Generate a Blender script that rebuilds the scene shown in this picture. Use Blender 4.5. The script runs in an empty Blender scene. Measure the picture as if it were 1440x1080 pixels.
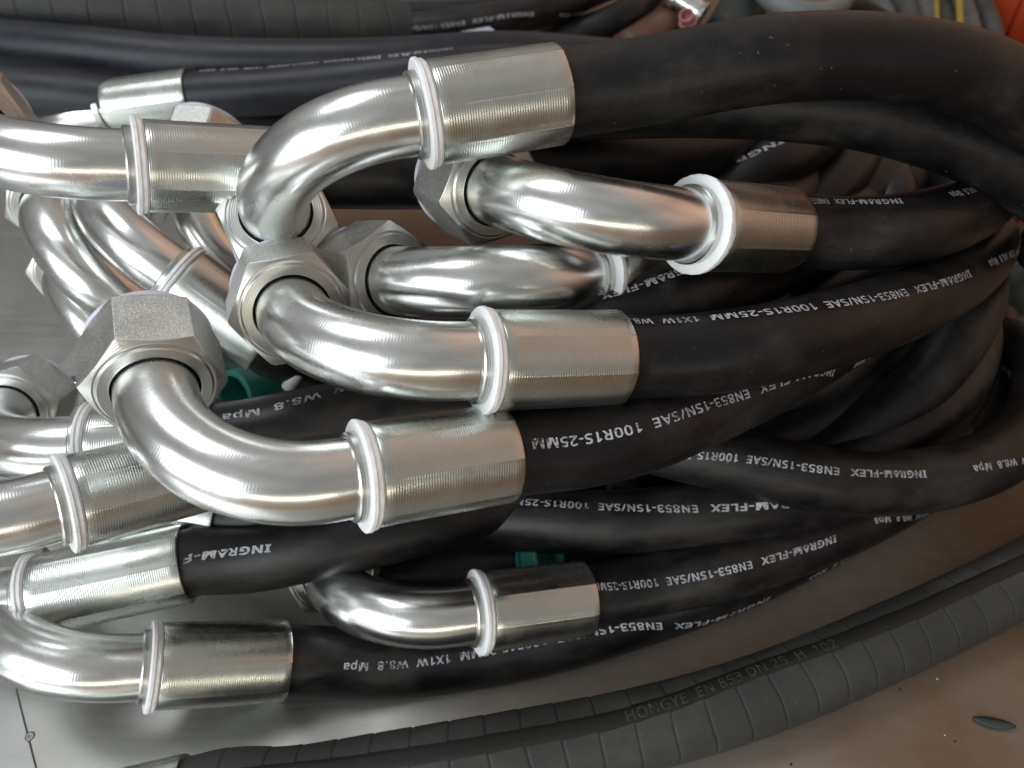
import bpy, bmesh, math, random
from mathutils import Vector, Matrix, noise
random.seed(7)
R = math.radians
SC = bpy.context.scene

# ------------------------------------------------------------ camera
FPX = 1109.0                      # focal length in pixels of the 1440 px wide photograph
CAMP = Vector((0, 0, 0.43))
TILT = R(45)
CX = Vector((1, 0, 0)); CU = Vector((0, math.sin(TILT), math.cos(TILT))); CV = Vector((0, math.cos(TILT), -math.sin(TILT)))
cam = bpy.data.cameras.new('camera'); camo = bpy.data.objects.new('camera', cam)
SC.collection.objects.link(camo); SC.camera = camo
camo.location = CAMP; camo.rotation_euler = (R(90) - TILT, 0, 0)
cam.sensor_width = 36; cam.lens = 36 * FPX / 1440; cam.clip_start = 0.01; cam.clip_end = 200
cam.dof.use_dof = True; cam.dof.focus_distance = 0.35; cam.dof.aperture_fstop = 10

# ------------------------------------------------------------ light
w = bpy.data.worlds.new('World'); SC.world = w; w.use_nodes = True
wn = w.node_tree; wn.nodes.clear()
wo = wn.nodes.new('ShaderNodeOutputWorld'); wb = wn.nodes.new('ShaderNodeBackground')
tc = wn.nodes.new('ShaderNodeTexCoord'); sep = wn.nodes.new('ShaderNodeSeparateXYZ')
rp = wn.nodes.new('ShaderNodeValToRGB'); mr = wn.nodes.new('ShaderNodeMapRange')
mr.inputs[1].default_value = -0.3; mr.inputs[2].default_value = 1.0
cr = rp.color_ramp
cr.elements[0].color = (0.050, 0.050, 0.050, 1); cr.elements[0].position = 0.1
cr.elements[1].color = (0.34, 0.335, 0.32, 1); cr.elements[1].position = 0.9
e_ = cr.elements.new(0.38); e_.color = (0.19, 0.19, 0.185, 1)
nz = wn.nodes.new('ShaderNodeTexNoise'); nz.inputs['Scale'].default_value = 2.2; nz.inputs['Detail'].default_value = 3
mm = wn.nodes.new('ShaderNodeMapRange'); mm.inputs[1].default_value = 0.3; mm.inputs[2].default_value = 0.7; mm.inputs[3].default_value = 0.55; mm.inputs[4].default_value = 1.3
mul = wn.nodes.new('ShaderNodeMath'); mul.operation = 'MULTIPLY'; mul.inputs[1].default_value = 1.0
L = wn.links.new
L(tc.outputs['Generated'], sep.inputs[0]); L(sep.outputs['Z'], mr.inputs[0]); L(mr.outputs[0], rp.inputs[0])
L(tc.outputs['Generated'], nz.inputs['Vector']); L(nz.outputs['Fac'], mm.inputs[0]); L(mm.outputs[0], mul.inputs[0])
wx = wn.nodes.new('ShaderNodeMapRange'); wx.inputs[1].default_value = 0.35; wx.inputs[2].default_value = 1.05
xy = wn.nodes.new('ShaderNodeMath'); xy.operation = 'MULTIPLY_ADD'; xy.inputs[1].default_value = 0.5; L(sep.outputs['Y'], xy.inputs[0]); L(sep.outputs['X'], xy.inputs[2]); L(xy.outputs[0], wx.inputs[0]); tn = wn.nodes.new('ShaderNodeMix'); tn.data_type = 'RGBA'; tn.blend_type = 'MULTIPLY'
L(wx.outputs[0], tn.inputs[0]); L(rp.outputs['Color'], tn.inputs[6]); tn.inputs[7].default_value = (2.8, 1.7, 1.2, 1)
L(tn.outputs[2], wb.inputs['Color']); L(mul.outputs[0], wb.inputs['Strength']); L(wb.outputs[0], wo.inputs[0])

def area(name, loc, aim, sx, sy, power, col):
    l = bpy.data.lights.new(name, 'AREA'); l.shape = 'RECTANGLE'; l.size = sx; l.size_y = sy
    l.energy = power; l.color = col
    o = bpy.data.objects.new(name, l); SC.collection.objects.link(o); o.location = loc
    o.rotation_euler = (Vector(aim) - Vector(loc)).to_track_quat('-Z', 'Y').to_euler()
    return o
area('doorway_light', (-1.15, -0.95, 0.75), (-0.22, 0.30, 0.1), 1.3, 1.2, 24, (0.90, 0.97, 1.0))
area('front_strip_lamp', (0.35, -2.3, 0.55), (0.05, 0.35, 0.1), 2.4, 0.16, 9, (1.0, 0.91, 0.72))
area('roof_light', (-0.75, 0.75, 2.0), (-0.1, 0.35, 0.1), 0.9, 0.7, 11, (0.93, 0.97, 1.0))
SC.view_settings.view_transform = 'Standard'; SC.view_settings.look = 'None'
SC.view_settings.exposure = 0.0; SC.view_settings.gamma = 1.0
SC.cycles.max_bounces = 8; SC.cycles.glossy_bounces = 6; SC.cycles.sample_clamp_indirect = 6
SC.cycles.use_denoising = True

# ------------------------------------------------------------ helpers
def at(px, py, d):
    """a point d metres in front of the camera plane, where the photograph's pixel px, py looks"""
    return CAMP + CX * ((px - 720) / FPX * d) - CU * ((py - 540) / FPX * d) + CV * d
def at_z(px, py, z):
    r = CX * ((px - 720) / FPX) - CU * ((py - 540) / FPX) + CV
    return CAMP + r * ((z - CAMP.z) / r.z)
def px_of(p):
    r = p - CAMP; d = r.dot(CV)
    return 720 + FPX * r.dot(CX) / d, 540 - FPX * r.dot(CU) / d, d

def link(name, me, mat=None, parent=None, smooth=True):
    o = bpy.data.objects.new(name, me); SC.collection.objects.link(o)
    if mat is not None:
        for m in (mat if isinstance(mat, (list, tuple)) else [mat]): me.materials.append(m)
    if smooth: me.shade_smooth()
    if parent: o.parent = parent
    return o
def thing(name, label, cat, loc=(0, 0, 0), group=None):
    o = bpy.data.objects.new(name, None); SC.collection.objects.link(o); o.empty_display_size = 0.02
    o.location = loc; o['label'] = label; o['category'] = cat
    if group: o['group'] = group
    return o
def tag(o, label, cat, group=None):
    o['label'] = label; o['category'] = cat
    if group: o['group'] = group
    return o
def adopt(o, parent):
    o.parent = parent; o.matrix_parent_inverse = Matrix.Translation(parent.location).inverted()

def mesh(verts, faces, uvs=None, mats=None, sharp=None):
    me = bpy.data.meshes.new('m'); me.from_pydata([tuple(v) for v in verts], [], faces)
    if uvs:
        uv = me.uv_layers.new(name='UVMap')
        for i, l in enumerate(me.loops): uv.data[i].uv = uvs[i]
    if mats:
        for p, k in zip(me.polygons, mats): p.material_index = k
    me.update()
    return me

def catmull(pts, step=0.004):
    P = [Vector(p) for p in pts]
    P = [P[0] * 2 - P[1]] + P + [P[-1] * 2 - P[-2]]
    out = []
    for i in range(1, len(P) - 2):
        p0, p1, p2, p3 = P[i - 1:i + 3]
        t0 = 0; t1 = t0 + (p1 - p0).length ** .5; t2 = t1 + (p2 - p1).length ** .5; t3 = t2 + (p3 - p2).length ** .5
        n = max(2, int((p2 - p1).length / step))
        for k in range(n):
            t = t1 + (t2 - t1) * k / n
            A1 = p0 * ((t1 - t) / (t1 - t0)) + p1 * ((t - t0) / (t1 - t0))
            A2 = p1 * ((t2 - t) / (t2 - t1)) + p2 * ((t - t1) / (t2 - t1))
            A3 = p2 * ((t3 - t) / (t3 - t2)) + p3 * ((t - t2) / (t3 - t2))
            B1 = A1 * ((t2 - t) / (t2 - t0)) + A2 * ((t - t0) / (t2 - t0))
            B2 = A2 * ((t3 - t) / (t3 - t1)) + A3 * ((t - t1) / (t3 - t1))
            out.append(B1 * ((t2 - t) / (t2 - t1)) + B2 * ((t - t1) / (t2 - t1)))
    out.append(P[-2].copy())
    return out
def relax(pts, n=12, keep=4):
    P = [p.copy() for p in pts]
    for _ in range(n):
        Q = [p.copy() for p in P]
        for i in range(keep, len(P) - 1): Q[i] = P[i] * .5 + (P[i - 1] + P[i + 1]) * .25
        P = Q
    return P
def frames(P):
    n = len(P); T = []
    for i in range(n):
        a = P[max(0, i - 1)]; b = P[min(n - 1, i + 1)]; T.append((b - a).normalized())
    u = T[0].orthogonal().normalized(); Us = []
    for i in range(n):
        u = (u - T[i] * u.dot(T[i])).normalized(); Us.append(u.copy())
    S = [0]
    for i in range(1, n): S.append(S[-1] + (P[i] - P[i - 1]).length)
    return T, Us, S
def sweep(P, rad, seg=48, cap=True):
    """a tube along P; rad is a number or a function of (arc length, angle)"""
    T, Us, S = frames(P); V = []; F = []; UV = []
    rf = rad if callable(rad) else (lambda s, a: rad)
    for i, p in enumerate(P):
        w_ = T[i].cross(Us[i])
        for k in range(seg):
            a = 2 * math.pi * k / seg
            V.append(p + (Us[i] * math.cos(a) + w_ * math.sin(a)) * rf(S[i], a))
    for i in range(len(P) - 1):
        for k in range(seg):
            k2 = (k + 1) % seg
            F.append((i * seg + k, i * seg + k2, (i + 1) * seg + k2, (i + 1) * seg + k))
            UV += [(S[i], k / seg), (S[i], (k + 1) / seg), (S[i + 1], (k + 1) / seg), (S[i + 1], k / seg)]
    if cap:
        F.append(tuple(range(seg))[::-1]); UV += [(0, 0)] * seg
        F.append(tuple((len(P) - 1) * seg + k for k in range(seg))); UV += [(0, 0)] * seg
    me = mesh(V, F, UV)
    return me
def lathe(o, ax, prof, seg=72, shape=None):
    """rings at (z along ax, radius) about o; shape(z, a, r) may change the radius"""
    ax = Vector(ax).normalized(); u = ax.orthogonal().normalized(); v = ax.cross(u); o = Vector(o)
    V = []; F = []; UV = []
    for (z, r) in prof:
        for k in range(seg):
            a = 2 * math.pi * k / seg; rr = shape(z, a, r) if shape else r
            V.append(o + ax * z + (u * math.cos(a) + v * math.sin(a)) * rr)
    for i in range(len(prof) - 1):
        for k in range(seg):
            k2 = (k + 1) % seg
            F.append((i * seg + k, i * seg + k2, (i + 1) * seg + k2, (i + 1) * seg + k))
            s0 = prof[i][0]; s1 = prof[i + 1][0]
            UV += [(s0, k / seg), (s0, (k + 1) / seg), (s1, (k + 1) / seg), (s1, k / seg)]
    return mesh(V, F, UV)
def soften(o, ang=35):
    o.data.shade_smooth()
    bm = bmesh.new(); bm.from_mesh(o.data)
    for e in bm.edges:
        if len(e.link_faces) == 2 and e.calc_face_angle(0) > R(ang): e.smooth = False
    bm.to_mesh(o.data); bm.free()

# ------------------------------------------------------------ materials
class NT:
    def __init__(s, name):
        s.m = bpy.data.materials.new(name); s.m.use_nodes = True; s.t = s.m.node_tree
        s.b = s.t.nodes['Principled BSDF']
    def n(s, ty, **kw):
        x = s.t.nodes.new('ShaderNode' + ty)
        for k, v in kw.items():
            if isinstance(k, str) and hasattr(x, k): setattr(x, k, v)
        return x
    def l(s, a, b): s.t.links.new(a, b)
    def set(s, **kw):
        for k, v in kw.items(): s.b.inputs[k.replace('_', ' ')].default_value = v
    def ramp(s, src, stops):
        r = s.n('ValToRGB'); e = r.color_ramp.elements
        e[0].position, e[0].color = stops[0][0], (*stops[0][1], 1)
        e[1].position, e[1].color = stops[-1][0], (*stops[-1][1], 1)
        for p, c in stops[1:-1]:
            q = e.new(p); q.color = (*c, 1)
        s.l(src, r.inputs[0]); return r.outputs[0]
    def rng(s, src, a, b, c, d):
        r = s.n('MapRange'); r.inputs[1].default_value = a; r.inputs[2].default_value = b; r.inputs[3].default_value = c; r.inputs[4].default_value = d
        s.l(src, r.inputs[0]); return r.outputs[0]
    def noise(s, sc, det=4, rough=.55, vec=None, dist=0):
        x = s.n('TexNoise'); x.inputs['Scale'].default_value = sc; x.inputs['Detail'].default_value = det
        x.inputs['Roughness'].default_value = rough; x.inputs['Distortion'].default_value = dist
        if vec is not None: s.l(vec, x.inputs['Vector'])
        return x.outputs['Fac']
    def geo(s): return s.n('NewGeometry').outputs['Position']
    def uv(s, sx=1, sy=1):
        u = s.n('UVMap'); u.uv_map = 'UVMap'; mp = s.n('Mapping'); mp.inputs['Scale'].default_value = (sx, sy, 1)
        s.l(u.outputs[0], mp.inputs[0]); return mp.outputs[0]
    def bump(s, h, st, dist, prev=None):
        b = s.n('Bump'); b.inputs['Strength'].default_value = st; b.inputs['Distance'].default_value = dist
        s.l(h, b.inputs['Height'])
        if prev is not None: s.l(prev, b.inputs['Normal'])
        s.l(b.outputs[0], s.b.inputs['Normal']); return b.outputs[0]
    def math(s, op, a, b=None):
        x = s.n('Math'); x.operation = op
        for i, q in enumerate((a, b)):
            if q is None: continue
            if isinstance(q, (int, float)): x.inputs[i].default_value = q
            else: s.l(q, x.inputs[i])
        return x.outputs[0]

def m_zinc(name, col, rough, rings, ringamp, speck=.3):
    t = NT(name); t.set(Metallic=1.0)
    g = t.geo()
    c = t.ramp(t.noise(60, 5, .6, g), [(.3, tuple(x * .95 for x in col)), (.7, col)]); t.l(c, t.b.inputs['Base Color'])
    r1 = t.noise(180, 4, .6, g); r2 = t.rng(t.noise(32, 4, .6, g, 1.0), .5, .72, 0, rough * .35)      # handled patches are duller
    t.l(t.math('ADD', t.rng(r1, .3, .75, rough * .92, rough * 1.08), r2), t.b.inputs['Roughness'])
    nb = None
    wv = t.n('TexWave', wave_type='BANDS', bands_direction='X'); wv.inputs['Scale'].default_value = rings
    wv.inputs['Distortion'].default_value = .6; wv.inputs['Detail'].default_value = 2; wv.inputs['Detail Scale'].default_value = .8
    t.l(t.uv(1, .12), wv.inputs['Vector'])
    msk = t.rng(t.noise(28, 3, .5, g), .35, .7, .15, 1.0)
    nb = t.bump(t.math('MULTIPLY', wv.outputs['Fac'], msk), ringamp, .00016)
    # hairline scratches and plating specks
    sc = t.noise(1.0, 5, .7, t.uv(2500, 14)); nb = t.bump(sc, .10, .00003, nb)
    nb = t.bump(t.noise(900, 3, .7, g), speck, .00004, nb)
    return t.m
M_TUBE = m_zinc('zinc_plated_tube', (.84, .855, .845), .235, 300, .11, .09)
M_FERR = m_zinc('zinc_plated_ferrule', (.66, .685, .655), .28, 290, .50, .09)
M_TURN = m_zinc('turned_nut_face', (.60, .61, .59), .31, 320, .5, .10)
def m_nut():
    t = NT('sandblasted_nut_flats'); t.set(Metallic=1.0); g = t.geo()
    n1 = t.noise(1000, 3, .8, g); n2 = t.noise(40, 4, .6, g)
    n0 = t.noise(1150, 2, .9, g)
    k = t.math('ADD', t.math('MULTIPLY', n2, .3), t.math('MULTIPLY', n0, .7))
    t.l(t.ramp(k, [(.36, (.46, .47, .45)), (.5, (.66, .67, .645)), (.62, (.92, .93, .90))]), t.b.inputs['Base Color'])
    t.l(t.rng(n1, .3, .7, .34, .50), t.b.inputs['Roughness'])
    t.bump(n1, .8, .0004)
    return t.m
M_NUT = m_nut()
def m_rubber(name, base, dust, rough=.42, cloth=1.0):
    t = NT(name); g = t.geo()
    n1 = t.noise(13, 6, .65, g); n2 = t.noise(260, 4, .7, g)
    n3 = t.noise(1.0, 5, .65, t.uv(26, 6))
    f = t.math('MULTIPLY', t.rng(n1, .40, .64, 0, 1), t.rng(n3, .38, .66, .1, 1))
    sc = t.noise(1.0, 6, .75, t.uv(60, 45)); scr = t.rng(sc, .66, .72, 0, .8)          # scuffs rubbed pale
    mote = t.rng(t.noise(420, 2, .5, g), .74, .78, 0, 1)                                # lint and grit
    mx = t.n('Mix', data_type='RGBA'); t.l(f, mx.inputs[0]); mx.inputs[6].default_value = (*base, 1); mx.inputs[7].default_value = (*dust, 1)
    m2 = t.n('Mix', data_type='RGBA'); t.l(scr, m2.inputs[0]); t.l(mx.outputs[2], m2.inputs[6]); m2.inputs[7].default_value = (*[min(1, x * 2.2 + .012) for x in dust], 1)
    m3 = t.n('Mix', data_type='RGBA'); t.l(mote, m3.inputs[0]); t.l(m2.outputs[2], m3.inputs[6]); m3.inputs[7].default_value = (.10, .095, .085, 1)
    t.l(m3.outputs[2], t.b.inputs['Base Color'])
    ro = t.math('ADD', t.rng(n2, .3, .7, rough * .9, rough * 1.12), t.math('MULTIPLY', f, .22))
    t.l(ro, t.b.inputs['Roughness'])
    t.set(Specular_IOR_Level=.40)
    ck = t.n('TexBrick'); ck.inputs['Scale'].default_value = 1; ck.inputs['Mortar Size'].default_value = .12
    ck.inputs['Brick Width'].default_value = 1; ck.inputs['Row Height'].default_value = 1; ck.offset = .5
    t.l(t.uv(620, 75), ck.inputs['Vector'])
    nb = t.bump(ck.outputs['Fac'], .30 * cloth, .00016)
    nb = t.bump(sc, .25, .0005, nb)
    t.bump(n2, .15, .0003, nb)
    return t.m
M_RUB = m_rubber('black_hose_rubber', (.0045, .0045, .0058), (.042, .038, .034), .36)
M_RUB2 = m_rubber('slate_hose_rubber', (.017, .019, .028), (.045, .048, .058), .38, 2.2)
M_RUBW = m_rubber('wrapped_hose_cover', (.040, .042, .041), (.085, .084, .078), .60, .4)
def m_plain(name, col, rough, metal=0, var=.15, sc=60, sss=0, bump=.1):
    t = NT(name); g = t.geo()
    t.l(t.ramp(t.noise(sc, 4, .6, g), [(.3, tuple(x * (1 - var) for x in col)), (.7, col)]), t.b.inputs['Base Color'])
    t.set(Roughness=rough, Metallic=metal)
    if sss:
        t.set(Subsurface_Weight=sss, Subsurface_Scale=.004)
    if bump: t.bump(t.noise(sc * 6, 3, .6, g), bump, .0003)
    return t.m
M_WHITE = m_plain('white_nylon', (.95, .955, .975), .45, 0, .03, 120, .05)
M_LILAC = m_plain('lilac_plastic_cap', (.70, .69, .82), .42, 0, .08, 80, .2)
M_PRINT = m_plain('white_ink', (.60, .61, .66), .6, 0, .6, 700, 0, .3)
def m_ink():
    t = NT('worn_white_ink'); g = t.geo(); n = t.noise(1100, 3, .6, g); n2 = t.noise(70, 4, .6, g)
    k = t.math('ADD', n, t.math('MULTIPLY', n2, .55))
    t.l(t.ramp(k, [(.62, (.05, .05, .055)), (.74, (.36, .37, .41)), (.95, (.62, .63, .68))]), t.b.inputs['Base Color']); t.set(Roughness=.6)
    return t.m
M_PRINT = m_ink()
M_PRINT2 = m_plain('grey_green_ink', (.075, .080, .068), .8, 0, .7, 300, 0, .3)
M_STRIPE = m_plain('dark_stripe_rubber', (.011, .012, .011), .6, 0, .5, 200, 0, .3)
M_TEAL = m_plain('teal_plastic', (.05, .33, .27), .35, 0, .2, 60, .1)
M_BLACK = m_plain('near_black', (.012, .012, .012), .7)  # crumbs, a cut end, and shade painted into the nut clearances
M_ORANGE = m_plain('orange_plastic', (.62, .075, .018), .45, 0, .15, 12)
M_GREY = m_plain('grey_hose_cover', (.17, .165, .15), .65, 0, .35, 50)
M_YEL = m_plain('yellow_cord', (.45, .31, .05), .6, 0, .35, 300)
M_PINK = m_plain('pink_plastic', (.60, .25, .26), .5)
M_FILM = m_plain('pale_film', (.55, .57, .68), .25, 0, .1, 40)
M_BROWNB = m_plain('brown_leather', (.13, .06, .035), .5, 0, .3, 30)
M_GREEN = m_plain('green_grey_cover', (.035, .05, .045), .5, 0, .3, 30)

def m_floor(name, col, metal, r0, r1, streak, browned=False):
    t = NT(name); g = t.geo(); t.set(Metallic=metal)
    mp = t.n('Mapping'); mp.inputs['Scale'].default_value = (3, 60, 1); mp.inputs['Rotation'].default_value = (0, 0, R(streak)); t.l(g, mp.inputs[0])
    st = t.noise(6, 6, .6, mp.outputs[0])
    bl = t.noise(7, 5, .6, g); fine = t.noise(600, 4, .7, g)
    f = t.math('ADD', t.math('MULTIPLY', bl, .75), t.math('MULTIPLY', st, .25))
    t.l(t.ramp(f, [(.36, tuple(x * .78 for x in col)), (.5, col), (.66, (col[0] * 1.14, col[1] * 1.08, col[2] * 1.02))]), t.b.inputs['Base Color'])
    t.l(t.rng(t.math('ADD', t.math('MULTIPLY', st, .5), t.math('MULTIPLY', bl, .5)), .35, .65, r0, r1), t.b.inputs['Roughness'])
    if browned:      # turns browner, rougher and less metallic towards the right of the sheet
        sx = t.n('SeparateXYZ'); t.l(g, sx.inputs[0])
        d = t.math('ADD', sx.outputs[0], t.math('MULTIPLY', t.noise(5, 5, .65, g), .5))
        f2 = t.rng(d, .12, .55, 0, 1)
        mx = t.n('Mix', data_type='RGBA'); t.l(f2, mx.inputs[0]); src = t.b.inputs['Base Color'].links[0].from_socket
        t.l(src, mx.inputs[6]); mx.inputs[7].default_value = (.17, .105, .06, 1); t.l(mx.outputs[2], t.b.inputs['Base Color'])
        t.l(t.rng(d, .12, .55, metal, .25), t.b.inputs['Metallic'])
        ro = t.b.inputs['Roughness'].links[0].from_socket; t.l(t.math('ADD', ro, t.math('MULTIPLY', f2, .28)), t.b.inputs['Roughness'])
    nb = t.bump(st, .05, .0004); nb = t.bump(t.noise(4, 2, .5, g), .25, .004, nb); t.bump(fine, .06, .0003, nb)
    return t.m
M_FLOOR = m_floor('galvanised_sheet', (.50, .495, .475), .9, .33, .46, 25, True)
M_FLOOR2 = m_floor('galvanised_sheet_blue', (.50, .50, .49), .9, .33, .44, 5)
M_BOARD = m_floor('brown_ground', (.19, .115, .064), .1, .5, .7, 60)

# ------------------------------------------------------------ setting
def sheet(name, corners, mat, z, th=.0012):
    V = [(x, y, z) for x, y in corners] + [(x, y, z - th) for x, y in corners]; n = len(corners)
    F = [tuple(range(n)), tuple(range(n, 2 * n))[::-1]] + [(i, i + n, (i + 1) % n + n, (i + 1) % n) for i in range(n)]
    o = link(name, mesh(V, F), mat, None, False); o['kind'] = 'structure'; return o
sheet('ground', [(-30, -30), (30, -30), (30, 30), (-30, 30)], M_BOARD, -.006)
a0 = at_z(-4, 860, 0); a1 = at_z(52, 1080, 0); dv = (a1 - a0).normalized()
s0 = a0 - dv * 1.2; s1 = a1 + dv * .5; gp = .0005
sheet('steel_floor_sheet', [(s0.x + gp, s0.y), (s1.x + gp, s1.y), (.62, s1.y), (1.15, .2), (.3, .45), (-.20, .53), (-.27, s0.y)], M_FLOOR, .0007, .0009)
sheet('steel_floor_sheet_left', [(s0.x - gp, s0.y), (-2, s0.y), (-2, s1.y), (s1.x - gp, s1.y)], M_FLOOR2, -.0002)

nv = Vector((-dv.y, dv.x, 0)); 
o = link('sheet_edge_highlight', mesh([s0 + nv * .0006 + Vector((0, 0, .0001)), s1 + nv * .0006 + Vector((0, 0, .0001)), s1 - nv * .0002 + Vector((0, 0, .0011)), s0 - nv * .0002 + Vector((0, 0, .0011)), s0 - nv * .0007 + Vector((0, 0, .0007)), s1 - nv * .0007 + Vector((0, 0, .0007))], [(0, 1, 2, 3), (3, 2, 5, 4)]), m_plain('pale_edge_highlight', (.75, .75, .72), .35, 1.0), None, False); o['kind'] = 'structure'  # pale ridge added along the seam; the edge highlight is in its colour
V = []; F = []
for k in range(260):       # grit swept over the sheet and the ground
    px = random.uniform(-60, 1500); py = random.uniform(880, 1110) if k % 3 else random.uniform(640, 1000)
    c = at_z(px, py, .0010); sz = random.choice([.00018, .00022, .0003, .00042]); n = len(V)
    V += [c + Vector((random.uniform(-1, 1), random.uniform(-1, 1), random.uniform(-.6, 1))) * sz for _ in range(4)]
    F += [(n, n + 1, n + 2), (n, n + 2, n + 3), (n, n + 3, n + 1), (n + 1, n + 3, n + 2)]
o = link('floor_grit', mesh(V, F), m_plain('grit', (.16, .13, .10), .8, 0, .8, 900), None, False)
o['kind'] = 'stuff'; o['label'] = 'fine dark and pale grit strewn over the floor'; o['category'] = 'grit'

# ------------------------------------------------------------ pipe fittings
TUBE_R, FERR_R, HOSE_R, BEND_R = .0161, .0210, .0186, .056
FIT = {
    'A': ((-0.0333, 0.3117, 0.2776), (0.9523, 0.305, 0.0059), (-0.1509, 0.4877, -0.8599), 0.056),
    'B': ((0.0852, 0.3035, 0.2282), (0.8279, 0.4435, -0.3434), (-0.5391, 0.7981, -0.269), 0.058),
    'C': ((-0.0087, 0.2357, 0.2079), (0.9307, 0.2808, -0.2343), (-0.3459, 0.8838, -0.315), 0.058),
    'D': ((-0.0556, 0.1936, 0.1862), (0.8993, 0.3726, -0.2291), (-0.3805, 0.9247, 0.0105), 0.058),
    'Elow': ((-0.1771, 0.1796, 0.0505), (0.885, 0.2405, -0.3988), (-0.4228, 0.7737, -0.4718), 0.062),
    'F': ((-0.0146, 0.2114, 0.0475), (0.9429, 0.2555, -0.2138), (-0.3299, 0.8055, -0.4923), 0.058),
    'G': ((-0.2457, 0.2133, 0.0614), (0.9685, 0.2488, 0.0102), (-0.2391, 0.9408, -0.2402), 0.074),
    'H': ((-0.1938, 0.2106, 0.1461), (0.7761, 0.5597, -0.2905), (-0.6239, 0.7485, -0.2246), 0.062),
    'I': ((-0.1697, 0.3295, 0.2432), (0.8876, 0.3814, -0.2581), (-0.4413, 0.8648, -0.2394), 0.058),
    'J': ((-0.3209, 0.6047, 0.1399), (0.9927, 0.0701, 0.0979), (0.048, 0.5151, -0.8558), 0.066),
    'K2': ((-0.1892, 0.3621, 0.151), (0.7669, -0.2498, -0.5911), (-0.0883, 0.8713, -0.4828), 0.058),
    'K1': ((-0.2223, 0.3728, 0.1126), (0.6248, 0.1075, -0.7734), (-0.3008, 0.9471, -0.1114), 0.07),
    'K3': ((-0.2473, 0.3899, 0.0527), (0.6062, -0.0338, -0.7946), (-0.3287, 0.8991, -0.289), 0.058),
    'L': ((0.0388, 0.3062, 0.1987), (0.7017, 0.6083, -0.371), (-0.712, 0.5798, -0.3961), 0.058),
    'M': ((-0.2094, 0.2608, 0.1247), (0.9928, 0.1151, -0.0343), (-0.1181, 0.8834, -0.4536), 0.058),
    'P': ((-0.216, 0.2726, 0.0639), (0.9807, -0.1951, -0.0107), (0.1946, 0.9802, -0.037), 0.058),
    'N': ((-0.1344, 0.2863, 0.0775), (0.8798, -0.0042, -0.4752), (-0.2512, 0.8448, -0.4725), 0.058),
    'T': ((-0.1754, 0.4584, 0.075), (0.7416, 0.1905, -0.6433), (0.1482, 0.8886, 0.4341), 0.058),
    'Z': ((-0.2225, 0.1093, 0.0211), (0.9747, 0.2225, 0.0227), (-0.2236, 0.9665, 0.1263), 0.07),

}
STAMP = {'D': ('25 N', .008, 28, .0055), 'Elow': ('N2', .007, 40, .0052)}
def centre_line(S, ax, e, a=.016, b=.006):
    P = [S + ax * .004, S, S - ax * a * .5, S - ax * a]; C = S - ax * a + e * BEND_R
    for k in range(1, 29):
        t = R(90) * k / 28; P.append(C - ax * BEND_R * math.sin(t) - e * BEND_R * math.cos(t))
    P += [P[-1] + e * b * .5, P[-1] + e * b, P[-1] + e * (b + .012)]
    return P, P[-3] + e * 0
def hex_nut(o, ax, roll, parent, AF=.049, H=.030):
    """ax points from the pipe into the nut; the turned face with its shoulder looks back along the pipe"""
    seg = 96; rf = AF / 2 * .955
    def rh(a):
        b = (a + roll) % R(60) - R(30); return AF / 2 / math.cos(b)
    def ch(r): return max(0.0, (r - rf)) * .58
    rk = AF / 2 * 1.06
    def ch2(r): return max(0.0, r - rk) * .5
    ax = Vector(ax); u = ax.orthogonal().normalized(); v = ax.cross(u)
    rows = [(.0095, lambda a: .0168, None), (-.0009, lambda a: .0170, None), (-.0012, lambda a: .0174, None), (-.0012, lambda a: .0216, None), (-.0009, lambda a: .0219, None),
            (0, lambda a: .0221, None), (0, lambda a: rf, None), ('c0', lambda a: (rf + rh(a)) / 2, None), ('c0', rh, None), ('c1', rh, None), ('c1', lambda a: min(rk, rh(a)) , None), (H, lambda a: rf, None), (H, lambda a: .017, None)]
    V = []; F = []; UV = []; MI = []
    for z, rr, _ in rows:
        for k in range(seg):
            a = 2 * math.pi * k / seg; r = rr(a)
            zz = ch(r) if z == 'c0' else (H - ch2(r) if z == 'c1' else z)
            V.append(o + ax * zz + (u * math.cos(a) + v * math.sin(a)) * r)
    for i in range(len(rows) - 1):
        for k in range(seg):
            k2 = (k + 1) % seg; F.append((i * seg + k, i * seg + k2, (i + 1) * seg + k2, (i + 1) * seg + k))
            q = rows[i][1](0); q2 = rows[i + 1][1](0)
            UV += [(q, k / seg), (q, (k + 1) / seg), (q2, (k + 1) / seg), (q2, k / seg)]
            MI.append(1 if i == 8 else 0)
    ob = link('hex_nut', mesh(V, F, UV, MI), [M_TURN, M_NUT], parent); soften(ob, 14)
    bv = ob.modifiers.new('bevel', 'BEVEL'); bv.width = .0005; bv.segments = 2; bv.limit_method = 'ANGLE'; bv.angle_limit = R(30)
    return ob
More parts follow.
